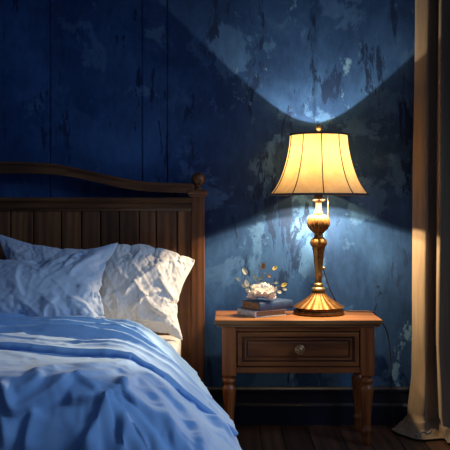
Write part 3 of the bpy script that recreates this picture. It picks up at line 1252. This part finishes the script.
plan = [cp(419, -.07), cp(415.2, -.10), cp(416.5, -.155), cp(421, -.205), cp(425.5, -.235), cp(428, -.235), cp(427.6, -.212), cp(430, -.195), cp(435, -.185), cp(437.6, -.205), cp(438.2, -.245), cp(440.5, -.275),
        cp(446, -.262), cp(452, -.235), cp(458, -.20), cp(464, -.18), cp(468, -.22), cp(473, -.28), cp(480, -.285), cp(488, -.22), cp(496, -.17), cp(504, -.20), cp(512, -.27), cp(520, -.26), cp(528, -.2), cp(536, -.17), cp(545, -.2)]
cpts = catmull(plan, 7)
NC = len(cpts)
CH = 2.5
rows = []
nz = 64
for j in range(nz + 1):
    z = .075 + (CH - .075) * (1 - (j / nz))       # from the top down
    row = []
    for i, p in enumerate(cpts):
        u = i / (NC - 1)
        k = 1.0 + .16 * noise.noise(Vector((u * 9, z * 1.3, 3)))
        lowf = 1 - smoothstep(.05, .9, z)
        q = Vector((p.x, -.19 + (p.y + .19) * k, z))
        q.x += .012 * noise.noise(Vector((u * 7, z * 1.1, 7))) * (1 - .3 * lowf)
        # sways a little to the left in the lower part, then kicks out
        q.x += -.012 * smoothstep(1.6, .5, z) * (1 - u) + .030 * (1 - smoothstep(.1, .45, z)) * (1 - u) * 0
        q.x -= .03 * (1 - smoothstep(.07, .32, z)) * (1 - smoothstep(0, .4, u))
        q.y -= .05 * (1 - smoothstep(.07, .40, z))
        q.x += .008 * lowf * noise.noise(Vector((u * 14, z * 5, 9)))
        row.append(q)
    rows.append(row)
last = rows[-1]
prev = rows[-2]
NPD = 16
for j in range(1, NPD + 1):
    w_ = j / NPD
    row = []
    for i, p in enumerate(last):
        u = i / (NC - 1)
        dirv = Vector((-.95 + 1.1 * smoothstep(0, .32, u), -.10 - .75 * smoothstep(.02, .3, u), 0))
        Lp = .095 + .03 * noise.noise(Vector((u * 6, 1, 1)))
        # hem spreads left at the free edge
        q = p + dirv * (Lp * w_)
        lift = .07 * (1 - w_) ** 1.5 * (1 + .25 * noise.noise(Vector((u * 8, w_ * 2, 4))))
        rip = .016 * noise.noise(Vector((u * 22, w_ * 2.5, 6))) * math.sin(PI * w_) + .012 * abs(noise.noise(Vector((u * 10, w_ * 3, 8)))) * (1 - w_)
        q.z = .010 + lift + rip
        if q.y > -.045:
            q.y = -.045
        q.z = max(q.z, .010)
        row.append(q)
    rows.append(row)
bm = bmesh.new()
cv = [[bm.verts.new(q - Vector((1.2, -.2, 0))) for q in row] for row in rows]
for j in range(len(cv) - 1):
    for i in range(NC - 1):
        bm.faces.new((cv[j][i], cv[j][i + 1], cv[j + 1][i + 1], cv[j + 1][i]))
dp = obj('drape', bm, CURT, cur, True)
so = dp.modifiers.new('thick', 'SOLIDIFY')
so.thickness = .004
so.offset = 0
# curtain pole just above the frame
bm = bmesh.new()
add_tube(bm, [(-.35, .0, 2.515), (.75, .0, 2.515)], .014, 16)
add_tube(bm, [(-.28, .0, 2.515), (-.28, .19, 2.515)], .008, 10)
add_tube(bm, [(.62, .0, 2.515), (.62, .19, 2.515)], .008, 10)
obj('curtain_pole', bm, DARKB, cur, True)
# loose tie end lying on the puddled hem
TIE = plain('tie_braid', (.30, .27, .25), .7, 0, .2, 50, .1)
o_ = Vector((1.2, -.2, 0))
tz = .06
pts = [at(418, 427.5, -.33) - o_, at(422, 429, -.335) - o_, at(427, 428.5, -.33) - o_, at(431, 425.5, -.32) - o_, at(433, 421, -.30) - o_]
from mathutils.bvhtree import BVHTree
tree = BVHTree.FromPolygons([v.co[:] for v in dp.data.vertices], [p.vertices[:] for p in dp.data.polygons])
pts = catmull([p + Vector((0, .02, 0)) for p in pts], 6)
for p in pts:
    hit = tree.ray_cast(Vector((p.x, p.y, .5)), Vector((0, 0, -1)))[0]
    p.z = (hit.z if hit else 0) + .006
bm = tube(pts, .003, 8)
bmesh.ops.create_uvsphere(bm, u_segments=12, v_segments=8, radius=.008, matrix=Matrix.Translation(pts[0]))
obj('tie_cord', bm, TIE, cur, True)

# --------------------------------------------------------------------- lights
def light(name, kind, loc_, energy, color, **kw):
    l = bpy.data.lights.new(name, kind)
    l.energy = energy
    l.color = color
    for k, v in kw.items():
        setattr(l, k, v)
    o = bpy.data.objects.new(name, l)
    COL.objects.link(o)
    o.location = loc_
    return o


WARM = (1.0, .70, .36)
zb = TZ + hz(162)
gl = light('bulb_glow', 'POINT', (LX, LY, TZ + hz(158)), 5.2, (1.0, .66, .25), shadow_soft_size=.03)
up = light('lamp_light_upward', 'SPOT', (LX, LY, zb), 24, (1.0, .86, .66), shadow_soft_size=.008, spot_size=math.radians(91), spot_blend=.07)
up.rotation_euler = (PI, 0, 0)
for k in range(4):
    a = PI / 4 + k * PI / 2
    dn = light('lamp_light_downward', 'SPOT', (LX + .085 * math.cos(a), LY + .085 * math.sin(a), TZ + hz(196)), (6 if k < 2 else 25), (1.0, .74, .43), shadow_soft_size=.012, spot_size=math.radians(139.4), spot_blend=.04)


bd_at = (LX - .09, LY - .07, TZ + hz(196))
bd = light('added_bed_spot', 'SPOT', bd_at, 130, (1.0, .76, .46), shadow_soft_size=.02, spot_size=math.radians(36), spot_blend=.9)  # added spot under the shade rim, lifts warm highlights on the duvet


def aim(o, tgt):
    d = Vector(tgt) - o.location
    o.rotation_euler = d.to_track_quat('-Z', 'Y').to_euler()


aim(bd, (-.72, -1.32, .46))
mo = light('moonlight_bed', 'AREA', (2.1, -1.9, 2.2), 7.5, (.46, .68, 1.0), size=.9, spread=math.radians(75))
aim(mo, (-.45, -1.25, .5))
ml = light('added_front_fill', 'AREA', (1.0, -3.9, 2.4), 4.6, (.70, .76, 1.0), size=2.2)  # added fill from the camera side, lifts the wood and curtain
aim(ml, (.2, 0, .9))

w_ = bpy.data.worlds.new('night')
SC.world = w_
w_.use_nodes = True
bg = w_.node_tree.nodes['Background']
bg.inputs['Color'].default_value = (.10, .24, .62, 1)
bg.inputs['Strength'].default_value = .08

# --------------------------------------------------------------------- camera
cam = bpy.data.cameras.new('camera')
co = bpy.data.objects.new('camera', cam)
COL.objects.link(co)
co.location = (0, CAMY, EYE)
co.rotation_euler = (PI / 2, 0, 0)
cam.sensor_width = 36
cam.lens = FPX / 450 * 36
cam.shift_y = -20 / 450
cam.clip_start = .05
SC.camera = co
SC.view_settings.view_transform = 'Standard'
SC.view_settings.look = 'None'
SC.view_settings.exposure = 0
SC.frame_set(1)
